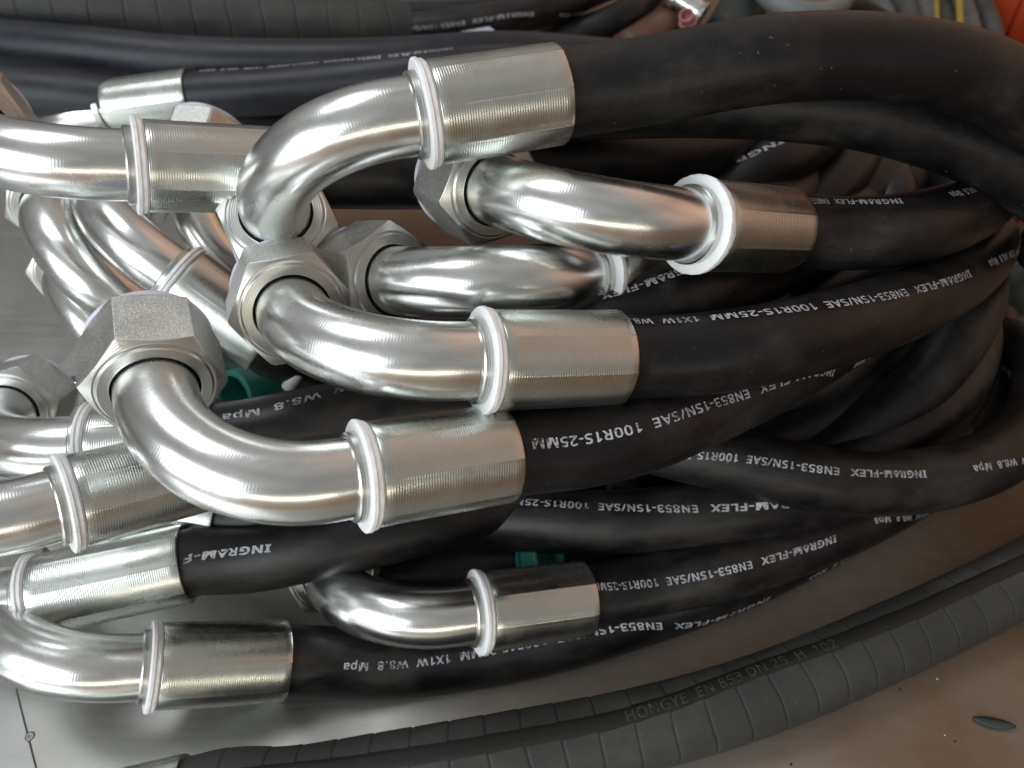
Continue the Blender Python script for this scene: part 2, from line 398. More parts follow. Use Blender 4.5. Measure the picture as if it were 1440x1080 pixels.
def elbow_fitting(key, parent, nut=True, roll=0., plug=True, fr=FERR_R, ring=True):
    S, ax, e, Lf = FIT[key]; S = Vector(S); ax = Vector(ax).normalized(); e = Vector(e); e = (e - ax * e.dot(ax)).normalized()
    P, _ = centre_line(S, ax, e)
    link('elbow_pipe', sweep(P, TUBE_R, 64), M_TUBE, parent)
    # swaged collar behind the ring
    o = link('collar', lathe(S - ax * .0088, ax, [(0, TUBE_R - .0005), (0, .0172), (.0007, .0178), (.0044, .0178), (.0052, .0172), (.0052, TUBE_R - .0005)]), M_TURN, parent); soften(o)
    # nylon ring: flange and lip, a little wavy where it was torn off the mould
    def wob(z, a, r): return r + (.00035 * noise.noise(Vector((math.cos(a) * 2.5, math.sin(a) * 2.5, z * 200 + hash_f(key) * 9))) + .00030 * noise.noise(Vector((math.cos(a) * 14, math.sin(a) * 14, z * 500 + hash_f(key) * 5)))) * (1 if r > .019 else 0)
    rr = fr + .0013
    if ring: o = link('nylon_ring', lathe(S - ax * .0040, ax, [(.0016, .0163), (-.0004, .0166), (-.0010, .0180), (-.0010, rr - .0006), (-.0006, rr), (.0008, rr + .0001), (.0012, rr - .0003), (.0014, rr - .0007), (.0017, rr - .0007), (.0019, rr - .0005), (.0030, rr - .0006), (.0033, rr - .0010), (.0040, rr - .0016), (.0040, .0165), (.0016, .0163)], 96, wob), M_WHITE, parent); soften(o)
    # crimped ferrule: eight shallow flats with seams between them
    def crimp(z, a, r):
        if r < fr - .0012: return r
        t = (a / (2 * math.pi) * 8 + hash_f(key)) % 1.0
        k = min(1, max(0, (z - .003) / .006)) 
        flat = (1 / math.cos((t - .5) * R(45)) - 1)
        seam = .00034 * math.exp(-((min(t, 1 - t)) / .035) ** 2)
        return r * (1 - .004 * k) + k * (r * flat * .17 + seam * .6 - .0001)
    pf = [(0, .0168), (0, fr - .0011), (.0003, fr - .0003), (.0010, fr)] + [(Lf * q / 14, fr) for q in range(1, 14)] + [(Lf - .0008, fr), (Lf - .0002, fr - .0003), (Lf, fr - .0011), (Lf, HOSE_R + .0001), (Lf - .006, HOSE_R - .0005)]
    o = link('ferrule', lathe(S, ax, pf, 192, crimp), M_FERR, parent); soften(o)
    if key in STAMP:
        txt, za, ang, size = STAMP[key]
        u = ax.orthogonal().normalized(); v = ax.cross(u)
        # direction that faces the camera, turned by ang
        f0 = (CAMP - S); f0 = (f0 - ax * f0.dot(ax)).normalized(); g0 = ax.cross(f0)
        bm = flat_text(txt, size, 1, 0, -.0001, 1.2); xm = max(q.co.x for q in bm.verts)
        for q in bm.verts:
            th = R(ang) + (q.co.x - xm / 2) / fr; zz = za + q.co.y
            q.co = S + ax * zz + (f0 * math.cos(th) + g0 * math.sin(th)) * (fr + .00012)
        me = bpy.data.meshes.new('m'); bm.to_mesh(me); bm.free()
        link('stamped_mark', me, M_TUBE, parent, False)
    if nut:
        N = P[-2]; dn = e
        hex_nut(N, dn, roll, parent)
        o = link('gap_shade_disc', lathe(N, dn, [(.009, .0155), (.0092, .0169)], 48), M_BLACK, parent)  # near-black disc paints the shade down in the clearance round the pipe
        if plug:
            def wob2(z, a, r): return r + (.0003 * noise.noise(Vector((math.cos(a) * 4, math.sin(a) * 4, 3.3))) if r > .02 else 0)
            o = link('plastic_cap', lathe(N + dn * .0302, dn, [(0, .0100), (0, .0250), (.0006, .0256), (.0016, .0256), (.0022, .0250), (.0022, .0001)], 72, wob2), M_LILAC, parent); soften(o)
    return S, ax, e, Lf
def hash_f(k): return (sum(ord(c) * (i + 3) for i, c in enumerate(k)) * .137) % 1.0

# ------------------------------------------------------------ hoses and their print
PRINT = 'EN853-1SN/SAE  100R1S-25MM  1X1W  W8.8  Mpa'
FONT = None
try:
    import os
    for base in (bpy.utils.resource_path('LOCAL'), bpy.utils.resource_path('SYSTEM')):
        fp = os.path.join(base or '', 'datafiles', 'fonts', 'NotoSansHebrew-Regular.woff2')
        if base and os.path.exists(fp): FONT = bpy.data.fonts.load(fp); break
except Exception: FONT = None
def flat_text(s, size, sx=1.0, shear=0, off=.0, sp=1.0):
    c = bpy.data.curves.new('t', 'FONT'); c.body = s
    if FONT: c.font = FONT
    c.size = size; c.offset = off; c.resolution_u = 3; c.space_character = sp; c.shear = shear
    c.fill_mode = 'FRONT'
    o = bpy.data.objects.new('t', c); me = bpy.data.meshes.new_from_object(o); bpy.data.objects.remove(o)
    bm = bmesh.new(); bm.from_mesh(me); bpy.data.meshes.remove(me)
    for v in bm.verts: v.co.x *= sx
    return bm
def cut_rows(bm, ys, xs):
    for y in ys: bmesh.ops.bisect_plane(bm, geom=bm.verts[:] + bm.edges[:] + bm.faces[:], plane_co=(0, y, 0), plane_no=(0, 1, 0))
    for x in xs: bmesh.ops.bisect_plane(bm, geom=bm.verts[:] + bm.edges[:] + bm.faces[:], plane_co=(x, 0, 0), plane_no=(1, 0, 0))
_cache = {}
def legend(TL):
    """the whole print, 0..TL along x, centred on y = 0"""
    if TL in _cache: return _cache[TL]
    H = .0050 / .72
    a = flat_text('INGRAM-FLEX', H * .92, 1.0, .10, .00022, 1.12); b = flat_text(PRINT, H, 1.0, 0, .00015, 1.10)
    wa = max(v.co.x for v in a.verts); wb_ = max(v.co.x for v in b.verts)
    V = []; F = []
    fa = TL * .25 / wa; gap = TL * .025; fb = (TL * .75 - gap) / wb_
    for bm, f, x0 in ((a, fa, 0), (b, fb, TL * .25 + gap)):
        for v in bm.verts: v.co.x = v.co.x * f + x0; v.co.y -= H * .35
        cut_rows(bm, [-.0012, 0, .0012], [x0 + TL * .02 * k for k in range(1, 40)])
        bm.verts.index_update(); n = len(V)
        V += [v.co.copy() for v in bm.verts]; F += [tuple(n + v.index for v in f_.verts) for f_ in bm.faces]; bm.free()
    _cache[TL] = (V, F); return V, F
def interp(tab, x):
    if x <= tab[0][0]: return tab[0][1]
    for (x0, y0), (x1, y1) in zip(tab, tab[1:]):
        if x <= x1: return y0 + (y1 - y0) * (x - x0) / (x1 - x0)
    return tab[-1][1]
def print_on(P, r, track, I_px, TL, hose, smin, reps=2, anchors=None, mat=None):
    """wrap the legend on the hose; its first letter stands where the hose passes pixel I_px; it reads back towards the fitting"""
    T, Us, S = frames(P); pr = [px_of(p) for p in P]; n = len(P)
    def s_at(x):
        for i in range(1, n):
            if (pr[i - 1][0] - x) * (pr[i][0] - x) <= 0 and S[i] < .85 * S[-1]:
                return S[i - 1] + (S[i] - S[i - 1]) * (x - pr[i - 1][0]) / ((pr[i][0] - pr[i - 1][0]) or 1)
        return S[min(range(n), key=lambda i: abs(pr[i][0] - x))]
    if anchors:
        q = [(f, s_at(x)) for f, x in anchors]; k = len(q); mf = sum(a for a, b in q) / k; ms = sum(b for a, b in q) / k
        sl = sum((a - mf) * (b - ms) for a, b in q) / sum((a - mf) ** 2 for a, b in q); TL = round(-sl, 4); S_I = ms - sl * mf
    else: S_I = s_at(I_px)
    N = []
    for i in range(n):
        d = pr[i][2]; half = r * FPX / d
        v = (CAMP - P[i]).normalized(); t = T[i]
        v = (v - t * v.dot(t)).normalized(); up = t.cross(v)
        if up.dot(CU) < 0: up = -up
        # image-space vertical gain of 'up'
        g = max(.35, abs(up.dot(CU)))
        off = (pr[i][1] - interp(track, pr[i][0])) / (half * g)
        off = max(-.93, min(.95, off)); N.append((math.asin(off), v, up))
    # smooth the angle
    A = [q[0] for q in N]
    for _ in range(25): A = [A[0]] + [(A[i - 1] + A[i] * 2 + A[i + 1]) / 4 for i in range(1, n - 1)] + [A[-1]]
    LV, LF = legend(TL)
    import bisect
    for rep in range(reps):
        base = S_I + rep * (TL + .030); idx = {}; V = []; F = []
        for j, c in enumerate(LV):
            s = base - c.x
            if s < smin or s > S[-1] - .002: continue
            i = min(n - 2, max(0, bisect.bisect(S, s) - 1)); f = (s - S[i]) / (S[i + 1] - S[i])
            p = P[i].lerp(P[i + 1], f); a = A[i] * (1 - f) + A[i + 1] * f
            v = N[i][1].lerp(N[i + 1][1], f); up = N[i][2].lerp(N[i + 1][2], f)
            th = a - c.y / r
            idx[j] = len(V); V.append(p + (v * math.cos(th) + up * math.sin(th)).normalized() * (r + .00022))
        for q in LF:
            if all(k in idx for k in q): F.append(tuple(idx[k] for k in q))
        if F: link('printed_text', mesh(V, F), mat or M_PRINT, hose, False)
def hose_path(pts, start=None, smooth=14):
    P = catmull(pts); return relax(P, smooth, 6 if start else 1)
def rough_r(r, seed):
    return lambda s, a: r * (1 + .006 * noise.noise(Vector((s * 18, math.cos(a) * .8 + seed, math.sin(a) * .8))))

def hose_from(key, pts, parent, mat=M_RUB, r=HOSE_R, track=None, I_px=None, TL=.2, **kw):
    S, ax, e, Lf = FIT[key]; S = Vector(S); ax = Vector(ax).normalized()
    E = S + ax * Lf
    # the first points follow the slope with which the hose leaves its ferrule
    ex, ey, ed = px_of(E); slope = ax.dot(CV); pts = [list(p) for p in pts]
    want = ed + slope * (at(*pts[0]) - E).length * .7; off = want - pts[0][2]
    for k, wk in enumerate((.95, .7, .45, .25, .1)):
        if k < len(pts): pts[k][2] += off * wk
    P = hose_path([E - ax * .02, E, E + ax * .012] + [at(*p) for p in pts], True)
    h = link('rubber_hose', sweep(P, rough_r(r, len(key) * 3.7), 56), mat, parent)
    if track: print_on(P, r, track, I_px, TL, h, .0205, **kw)
    return P, h
def loose_hose(pts, label, mat=M_RUB, r=HOSE_R, track=None, I_px=None, TL=.2, group=None, raw=False, cat='hose', name='rubber_hose', **kw):
    P = hose_path([p if raw else at(*p) for p in pts])
    h = link(name, sweep(P, rough_r(r, pts[0][0] * .01), 48), mat); tag(h, label, cat, group)
    if track: print_on(P, r, track, I_px, TL, h, 0, **kw)
    return P, h
G1 = 'elbow fittings on black hoses heaped in the pile'
def assembly(key, label, pts, hmat=M_RUB, roll=0., nut=True, plug=True, ring=True, **kw):
    t = thing('hose_assembly', label, 'hydraulic hose', (0, 0, 0), G1)
    elbow_fitting(key, t, nut, roll, plug, ring=ring)
    hose_from(key, pts, t, hmat, **kw)
    return t
# ------------------------------------------------------------ the assemblies, topmost first
assembly('A', 'topmost hose of the pile, its pipe arching down left, plain black cover sweeping right',
    [(870, 122, .345), (960, 105, .345), (1080, 84, .345), (1200, 79, .35), (1300, 88, .355), (1390, 112, .365), (1450, 150, .38), (1500, 220, .42), (1510, 300, .48), (1470, 350, .55)], roll=.2)
assembly('B', 'hose whose ferrule sits right of the middle, below the topmost one, with thick white ring',
    [(1180, 330, .385), (1250, 326, .39), (1320, 312, .41), (1372, 290, .45), (1400, 258, .52), (1390, 228, .60), (1330, 205, .68), (1250, 190, .74)], roll=.35,
    track=[(1150, 285), (1245, 289), (1310, 287), (1350, 280), (1400, 255)], anchors=[(0, 1247), (.25, 1150)], reps=2)
assembly('C', 'hose with large shiny ferrule in the centre, big hex nut standing above its elbow',
    [(950, 502, .345), (1050, 489, .35), (1150, 468, .365), (1250, 437, .395), (1320, 407, .43), (1372, 370, .48), (1388, 332, .55), (1350, 298, .63), (1280, 280, .70)], roll=.3,
    track=[(893, 455), (960, 452), (1093, 443), (1220, 432), (1310, 413), (1362, 393), (1400, 366)], anchors=[(0, 1318), (.275, 1240), (.528, 1110), (.747, 978), (.848, 913)])
assembly('D', 'hose with grainy hex nut and round elbow left of centre, just under the central one',
    [(800, 631, .348), (900, 609, .358), (980, 577, .375), (1080, 532, .40), (1160, 488, .44), (1240, 440, .49), (1290, 400, .55)], roll=1.05,
    track=[(747, 631), (860, 612), (900, 604), (1008, 572), (1063, 553), (1093, 540)], anchors=[(.275, 1015), (.528, 874), (.713, 737)])
assembly('I', 'hose with ferrule at upper left, its pipe leaving the picture on the left edge',
    [(470, 241, .40), (560, 244, .41), (660, 242, .425), (780, 226, .44), (900, 222, .46), (1000, 205, .49), (1100, 170, .54), (1180, 140, .60)], roll=.1)
assembly('L', 'hose with pipe lying between the central and right fittings, nut beside the big central nut',
    [(985, 350, .44), (1060, 310, .48), (1120, 270, .53), (1170, 220, .60), (1200, 160, .68)], roll=.25)
assembly('H', 'hose with long smooth ferrule at the left edge, slanting up under the grainy nut elbow',
    [(370, 672, .41), (450, 682, .43), (560, 690, .47), (700, 680, .52), (850, 640, .55)], nut=True)
assembly('G', 'hose low on the left showing only the start of its printing, beside the left edge',
    [(340, 787, .405), (450, 766, .41), (560, 742, .425), (680, 708, .455), (800, 670, .49)],
    track=[(265, 795), (330, 777), (400, 766)], anchors=[(0, 400), (.185, 270)], reps=1)
assembly('Elow', 'lowest hose in front, its elbow disappearing at the lower left under the slanted ferrules',
    [(490, 933, .402), (600, 930, .418), (700, 916, .43), (800, 893, .437), (900, 862, .447), (1000, 828, .46), (1100, 785, .48), (1200, 732, .51), (1290, 670, .56)],
    track=[(480, 938), (560, 936), (650, 925), (730, 908), (790, 898), (870, 880)], anchors=[(.528, 767), (.747, 637), (.848, 576), (1, 477)])
assembly('F', 'hose in the lower middle lying in shadow, its elbow tucked under the pile',
    [(900, 827, .425), (1000, 804, .435), (1100, 772, .455), (1200, 732, .48), (1280, 690, .51), (1350, 640, .56)],
    track=[(847, 830), (943, 820), (1030, 802), (1138, 771), (1210, 737)], anchors=[(0, 1142), (.275, 1039), (.528, 919), (.67, 838)])
assembly('M', 'hose at far left whose print ends in Mpa just above the grainy nut elbow',
    [(370, 609, .405), (440, 593, .41), (540, 575, .42), (650, 560, .43), (760, 540, .45), (900, 500, .50)], roll=.4,
    track=[(345, 590), (385, 578), (410, 570), (500, 546), (600, 520)], anchors=[(.747, 545), (.848, 455), (1, 330)])
assembly('P', 'dull nut and steep pipe wedged behind the grainy nut, ferrule hidden under the heap',
    [(430, 690, .45), (560, 680, .50), (700, 650, .54)], roll=.5)
assembly('N', 'hose from the half hidden ferrule under the grainy nut elbow',
    [(600, 722, .445), (680, 729, .447), (760, 732, .447), (860, 735, .447), (1000, 722, .45), (1110, 706, .46), (1200, 688, .485), (1290, 650, .53), (1350, 590, .58)],
    track=[(730, 707), (813, 713), (963, 719), (1063, 716), (1100, 712)], anchors=[(.275, 972), (.528, 833), (.713, 722)])
assembly('K2', 'wide shiny elbow on the left behind the nuts, ferrule sloping down to the right',
    [(430, 500, .54), (520, 540, .56), (620, 560, .58), (740, 560, .60)], roll=.2)
assembly('K1', 'pipe just left of the wide shiny elbow, running parallel beneath it',
    [(410, 560, .50), (520, 590, .55), (640, 600, .58)], roll=.4)
assembly('K3', 'small far pipe with pale nut at the left, curving behind the grainy nut',
    [(420, 610, .57), (540, 620, .60)], roll=.1)
assembly('T', 'hex nut poking up between the two upper left ferrules, pipe dropping behind',
    [(560, 460, .63), (680, 470, .66)], roll=.3)
assembly('J', 'rearmost fitting at upper left on a slate grey hose with bright short ferrule',
    [(360, 130, .64), (470, 120, .635), (600, 105, .63), (740, 96, .635), (850, 104, .65), (960, 112, .68), (1060, 120, .74)], hmat=M_RUB2, ring=False,
    track=[(300, 104), (560, 84), (700, 66)], I_px=640, reps=1)

# ------------------------------------------------------------ hoses that show no fitting
loose_hose([(640, 170, .42), (760, 152, .415), (880, 143, .41), (1000, 141, .405), (1100, 145, .40), (1200, 155, .40), (1300, 180, .405), (1390, 215, .41), (1470, 265, .42), (1540, 330, .44)],
    'plain black hose lying directly beneath the topmost one')
loose_hose([(820, 590, .48), (920, 622, .458), (1050, 652, .445), (1150, 674, .44), (1240, 681, .45), (1340, 668, .46), (1420, 632, .48), (1462, 570, .52), (1450, 505, .57), (1380, 470, .62), (1280, 460, .66)],
    'black hose looping round at the right edge, its brand print in the middle right',
    track=[(990, 640), (1057, 647), (1147, 660), (1270, 672), (1350, 668), (1440, 653)], anchors=[(0, 1272), (.275, 1160), (.528, 1029)])
loose_hose([(640, 540, .44), (740, 498, .40), (820, 468, .382), (900, 438, .380), (980, 408, .395), (1070, 380, .44), (1160, 335, .50), (1230, 260, .58)],
    'black hose passing under the right ferrule with a slanting brand name', track=[(857, 427), (960, 387), (1000, 372)], anchors=[(0, 960), (.25, 857)], reps=1)
loose_hose([(860, 350, .54), (940, 310, .51), (1010, 275, .50), (1085, 233, .50), (1150, 190, .53), (1210, 140, .60)],
    'black hose rising steeply behind the right ferrule into the upper loops', track=[(1010, 247), (1085, 215), (1130, 195)], anchors=[(0, 1090), (.14, 1010)], reps=2)
gC = 'inner turns of the coiled hoses seen through the gaps'
coils = [
 ([(1090, 330, .52), (1150, 285, .525), (1192, 235, .54), (1212, 185, .57), (1205, 130, .62)], 'coil turn with white print, leftmost in the upper gap', [(1160, 262), (1190, 205)], 1195),
 ([(1150, 335, .54), (1205, 285, .545), (1240, 235, .56), (1256, 185, .59), (1250, 130, .64)], 'coil turn second from left in the upper gap', None, None),
 ([(1200, 340, .56), (1250, 290, .565), (1284, 240, .58), (1298, 185, .61), (1290, 130, .66)], 'coil turn in the middle of the upper gap', None, None),
 ([(1240, 345, .58), (1296, 295, .585), (1328, 245, .60), (1338, 200, .63), (1325, 150, .68)], 'coil turn in the upper gap, second from the right', None, None),
 ([(1280, 350, .60), (1340, 300, .60), (1370, 255, .62), (1375, 215, .65), (1360, 170, .70)], 'coil turn rightmost in the upper gap', None, None),
 ([(1120, 700, .525), (1220, 660, .525), (1290, 615, .535), (1340, 560, .55), (1366, 505, .58), (1372, 440, .63), (1355, 380, .69)], 'brownish coil turn with faint print in the lower right gap', [(1280, 622), (1300, 608), (1345, 558), (1370, 500)], 1352),
 ([(1250, 690, .56), (1335, 640, .56), (1388, 580, .575), (1404, 520, .60), (1395, 450, .65)], 'coil turn just inside the right-hand loop', None, None),
 ([(1090, 680, .56), (1180, 630, .56), (1250, 575, .575), (1300, 515, .60), (1318, 450, .65), (1300, 390, .71)], 'dark coil turn in the lower right gap, left of the printed one', None, None),
 ([(980, 650, .57), (1080, 610, .57), (1170, 550, .585), (1230, 490, .62), (1260, 430, .67)], 'darkest coil turn crossing deep behind the middle print', None, None),
 ([(900, 610, .56), (1000, 580, .57), (1090, 530, .59), (1150, 470, .63), (1190, 410, .69)], 'deepest coil turn behind the central hose', None, None),
 ([(1100, 440, .50), (1200, 400, .51), (1290, 362, .535), (1340, 325, .57), (1355, 280, .62)], 'hose squeezed between the two printed loops right of centre', None, None),
 ([(470, 812, .50), (600, 795, .495), (720, 788, .495), (850, 775, .50), (1000, 750, .52), (1120, 712, .55)], 'hose added to darken the gap behind the lower middle ferrule', None, None),  # hose added to fill the shaded gap with black
]
for pts, lab, trk, ip in coils:
    loose_hose(pts, lab, track=trk, I_px=ip, group=gC, TL=.2)

def ring(cx, cy, rx, ry, z0, z1, a0, a1, tilt, label):
    pts = []
    a1 = 118; a0 -= 35
    for k in range(15):
        a = R(a0 + (a1 - a0) * k / 14); pts.append(Vector((cx + rx * math.cos(a), cy + ry * math.sin(a), (z0 + (z1 - z0) * k / 14 + tilt * math.cos(a)) * min(1, .45 + k * .2))))
    loose_hose(pts, label, raw=True, group=gC)
ring(.125, .465, .185, .165, .020, .022, -75, 200, 0, 'coil turn lying on the ground at the bottom of the heap, outermost')
ring(.120, .455, .150, .130, .020, .024, -85, 190, 0, 'coil turn lying on the ground at the bottom of the heap, inside the outermost')
ring(.120, .450, .112, .095, .020, .022, -95, 200, 0, 'coil turn lying on the ground at the bottom of the heap, innermost')
ring(.135, .475, .200, .175, .058, .062, -62, 190, .004, 'second-layer coil turn, bulging furthest to the right')
ring(.125, .465, .162, .140, .058, .060, -70, 190, -.003, 'second-layer coil turn just inside the widest')
ring(.130, .480, .195, .170, .095, .100, -38, 190, .004, 'third-layer coil turn under the printed loops')
ring(.120, .480, .157, .135, .096, .100, -45, 180, .002, 'third-layer coil turn on the inner side')
ring(.125, .490, .190, .165, .133, .140, -12, 180, 0, 'fourth-layer coil turn at the back of the heap')
ring(.115, .500, .150, .125, .134, .140, -10, 180, 0, 'fourth-layer coil turn at the back, inner side')

# slate hoses and the rubber behind
loose_hose([(-120, 35, .66), (0, 58, .655), (120, 70, .65), (260, 84, .65), (400, 88, .655), (560, 85, .66), (700, 76, .68), (850, 84, .72), (980, 96, .78)],
    'long slate grey hose running across behind the rear fitting', M_RUB2)
loose_hose([(-120, 108, .63), (0, 124, .625), (130, 138, .63), (280, 158, .65), (420, 178, .68)],
    'slate grey hose at the left edge below the long one', M_RUB2)
loose_hose([(420, 62, .86), (540, 48, .84), (650, 36, .84), (760, 14, .86), (860, -25, .92)],
    'black hose with tiny print right of the wrapped hose end', track=[(580, 42), (650, 34), (720, 22)], I_px=740, TL=.26)
loose_hose([(440, 18, 1.0), (580, 12, .98), (700, 8, .97), (800, -4, .98), (900, -40, 1.02)],
    'blackest hose at the top edge behind the small print one')
loose_hose([(700, 70, .92), (800, 52, .90), (880, 22, .90), (915, -20, .95)],
    'black hose curling up at the top edge beside brown leather')

def wrapped(pts, label, r, pitch, stripe=None, raw=True, skew=.35, ferr=None, parent=None, mat=M_RUBW):
    P = relax(catmull(pts, .0006), 120, 2)
    def rad(s, a):
        q = (s / pitch + .35 * noise.noise(Vector((s * 9, 3.3, 1))) + skew * math.sin(a + .6) * .25 + .1 * noise.noise(Vector((s * 14, math.cos(a), 2)))) % 1.0
        return r * (1 + .012 * q - .030 * math.exp(-((q - .012) / .030) ** 2) - .03 * math.exp(-((1 - q) / .012) ** 2)) * (1 + .006 * noise.noise(Vector((s * 25, math.cos(a), math.sin(a)))))
    h = link('wrapped_hose', sweep(P, rad, 64), mat, parent)
    if not parent: tag(h, label, 'hose')
    return P, h
# bottom wrapped hose with its own ferrule
tz = thing('hose_assembly', 'thick grey cloth-wrapped hose lying along the bottom with a dark printed stripe', 'hydraulic hose', (0, 0, 0))
S, ax, e, Lf = elbow_fitting('Z', tz, False, 0, False, .0222)
E = S + ax * Lf
zp = [at_z(*p, .0205) for p in [(400, 1113), (560, 1088), (720, 1060), (880, 1030), (1000, 999), (1100, 965), (1200, 924), (1300, 880), (1400, 832), (1500, 778), (1600, 715)]]
PZ, hz = wrapped([E - ax * .02, E, E + ax * .02] + zp, '', .0200, .0185, parent=tz)
def band_on(P, r, hose, track, half, mat):
    T, Us, S = frames(P); V = []; F = []; A = []; NN = []
    for i, p in enumerate(P):
        q = px_of(p); v = (CAMP - p).normalized(); v = (v - T[i] * v.dot(T[i])).normalized(); up = T[i].cross(v)
        if up.dot(CU) < 0: up = -up
        A.append(math.asin(max(-.9, min(.9, (q[1] - interp(track, q[0])) / (r * FPX / q[2] * abs(up.dot(CU))))))); NN.append((v, up))
    for _ in range(60): A = [A[0]] + [(A[i - 1] + A[i] * 2 + A[i + 1]) / 4 for i in range(1, len(A) - 1)] + [A[-1]]
    m = 7
    for i, p in enumerate(P):
        v, up = NN[i]
        for k in range(m):
            th = A[i] + (k / (m - 1) - .5) * 2 * half / r
            V.append(p + (v * math.cos(th) + up * math.sin(th)) * (r * 1.024 + (.0003 if 0 < k < m - 1 else -.0005)))
    for i in range(len(P) - 1):
        for k in range(m - 1): F.append((i * m + k, i * m + k + 1, (i + 1) * m + k + 1, (i + 1) * m + k))
    return link('printed_stripe', mesh(V, F), mat, hose), A, NN, S
trk = [(260, 1108), (500, 1080), (650, 1057), (800, 1030), (860, 1018), (950, 992), (1067, 951), (1160, 920), (1280, 872), (1440, 800)]
st, A, NN, SS = band_on(PZ, .0200, hz, trk, .0047, M_STRIPE)
def emboss_on(text, P, S, A, NN, r, s0, size, parent, mat):
    import bisect
    bm = flat_text(text, size, 1.12, 0, .00005, 1.05); cut_rows(bm, [size * .2, size * .45], [.008 * k for k in range(1, 60)])
    for v in bm.verts:
        s = s0 + v.co.x; i = min(len(P) - 2, max(0, bisect.bisect(S, s) - 1)); f = min(1, max(0, (s - S[i]) / (S[i + 1] - S[i])))
        th = A[i] + (v.co.y - size * .35) / r
        v.co = P[i].lerp(P[i + 1], f) + (NN[i][0] * math.cos(th) + NN[i][1] * math.sin(th)) * (r * 1.024 + .0005)
    me = bpy.data.meshes.new('m'); bm.to_mesh(me); bm.free()
    return link('printed_text', me, mat, parent, False)
i0 = min(range(len(PZ)), key=lambda i: abs(px_of(PZ[i])[0] - 872))
emboss_on('HONGYE  EN 853 DN 25  H  102', PZ, SS, A, NN, .0200, SS[i0], .0088, st, M_PRINT2)
# top left wrapped hose, cut end showing
PT, ht = wrapped([at(*p) for p in [(-160, -12, .66), (-20, -2, .665), (150, 12, .68), (350, 26, .71), (480, 34, .73), (573, 37, .75)]],
    'grey cloth-wrapped hose end at the top left corner', .0215, .028)
link('cut_end', lathe(PT[-1] + (PT[-1] - PT[-14]).normalized() * .0004, (PT[-1] - PT[-14]), [(0, .0125), (0, .0205), (-.012, .0125)], 48), M_BLACK, ht)

# ------------------------------------------------------------ small things
def plug(label, p, ax, r, h, mat, cat='plastic cap', name='pipe_plug', hollow=True):
    prof = [(h, r * .8), (h, r * .96), (h * .97, r), (h * .12, r * 1.03), (h * .12, r * 1.22), (0, r * 1.24), (0, .0002)] if hollow else [(h, .0002), (h, r * .85), (h * .9, r), (0, r), (0, .0002)]
    if hollow: prof = [(h * .15, .0002), (h * .15, r * .8)] + prof
    o = link(name, lathe(p, ax, prof, 48), mat); soften(o); return tag(o, label, cat)
plug('teal plastic cap with open mouth among the pipes left of centre', at(378, 545, .51), Vector((-.6, -.75, .4)), .0175, .026, M_TEAL)
plug('teal plastic cap peeping out between hoses above the lower middle ferrule', at(752, 786, .475), Vector((.4, -.3, .6)), .011, .016, M_TEAL)
plug('small white plug in the dark gap behind the grainy nut', at(143, 418, .58), Vector((.4, .1, .5)), .0052, .013, M_WHITE, 'plug', 'white_plug', False)
plug('small white plug beside the open teal cap', at(404, 546, .47), Vector((.5, .3, .6)), .0038, .012, M_WHITE, 'plug', 'white_plug', False)
# rivet at the seam
rv = at_z(43, 1036, 0); o = link('rivet', lathe(Vector((rv.x, rv.y, 0)), (0, 0, 1), [(-.001, .0026), (.0010, .0025), (.0013, .0016), (.0013, .0009), (.0009, .0006), (.0009, .0001)], 32), M_FLOOR); tag(o, 'flat rivet on the floor sheet seam at lower left', 'rivet')
# dark flake lying at lower right
def flake(label, c, L_, W_, rot, mat, lift=.0012):
    V = []; F = []; n = 14
    for i in range(n + 1):
        t = i / n; wv = W_ * math.sin(math.pi * min(1, t * .93 + .05)) ** .7
        for k in (-1, 0, 1):
            x = (t - .5) * L_; y = wv * k * .5
            V.append((x, y, lift + .0022 * t * t + (.0012 if k == 0 else 0)))
    for i in range(n):
        for k in range(2): F.append((i * 3 + k, i * 3 + k + 1, (i + 1) * 3 + k + 1, (i + 1) * 3 + k))
    o = link('flake', mesh(V, F), mat); o.location = c; o.rotation_euler = (0, 0, rot)
    so = o.modifiers.new('thick', 'SOLIDIFY'); so.thickness = .0006
    return tag(o, label, 'scrap')
flake('dark leaf-shaped scrap lying alone at the lower right', at_z(1395, 1019, .0), .020, .0058, R(-14), M_GREEN)
for q, (x, y, s) in enumerate([(1318, 955, .0007), (1265, 970, .0008), (1328, 1034, .0006), (1343, 1043, .0008), (1112, 1075, .0008)]):
    bm = bmesh.new(); bmesh.ops.create_icosphere(bm, subdivisions=1, radius=s)
    for v in bm.verts: v.co *= random.uniform(.7, 1.3)
    me = bpy.data.meshes.new('m'); bm.to_mesh(me); bm.free()
    o = link('crumb', me, M_WHITE if q in (0, 2) else M_BLACK); o.location = at_z(x, y, s * .5)
    tag(o, ['pale speck nearest the wrapped hose', 'dark crumb left of the pale speck', 'pale speck close to the dark scrap', 'dark crumb beside the dark scrap', 'dark crumb at the bottom edge'][q], 'crumb', 'crumbs on the brown floor')

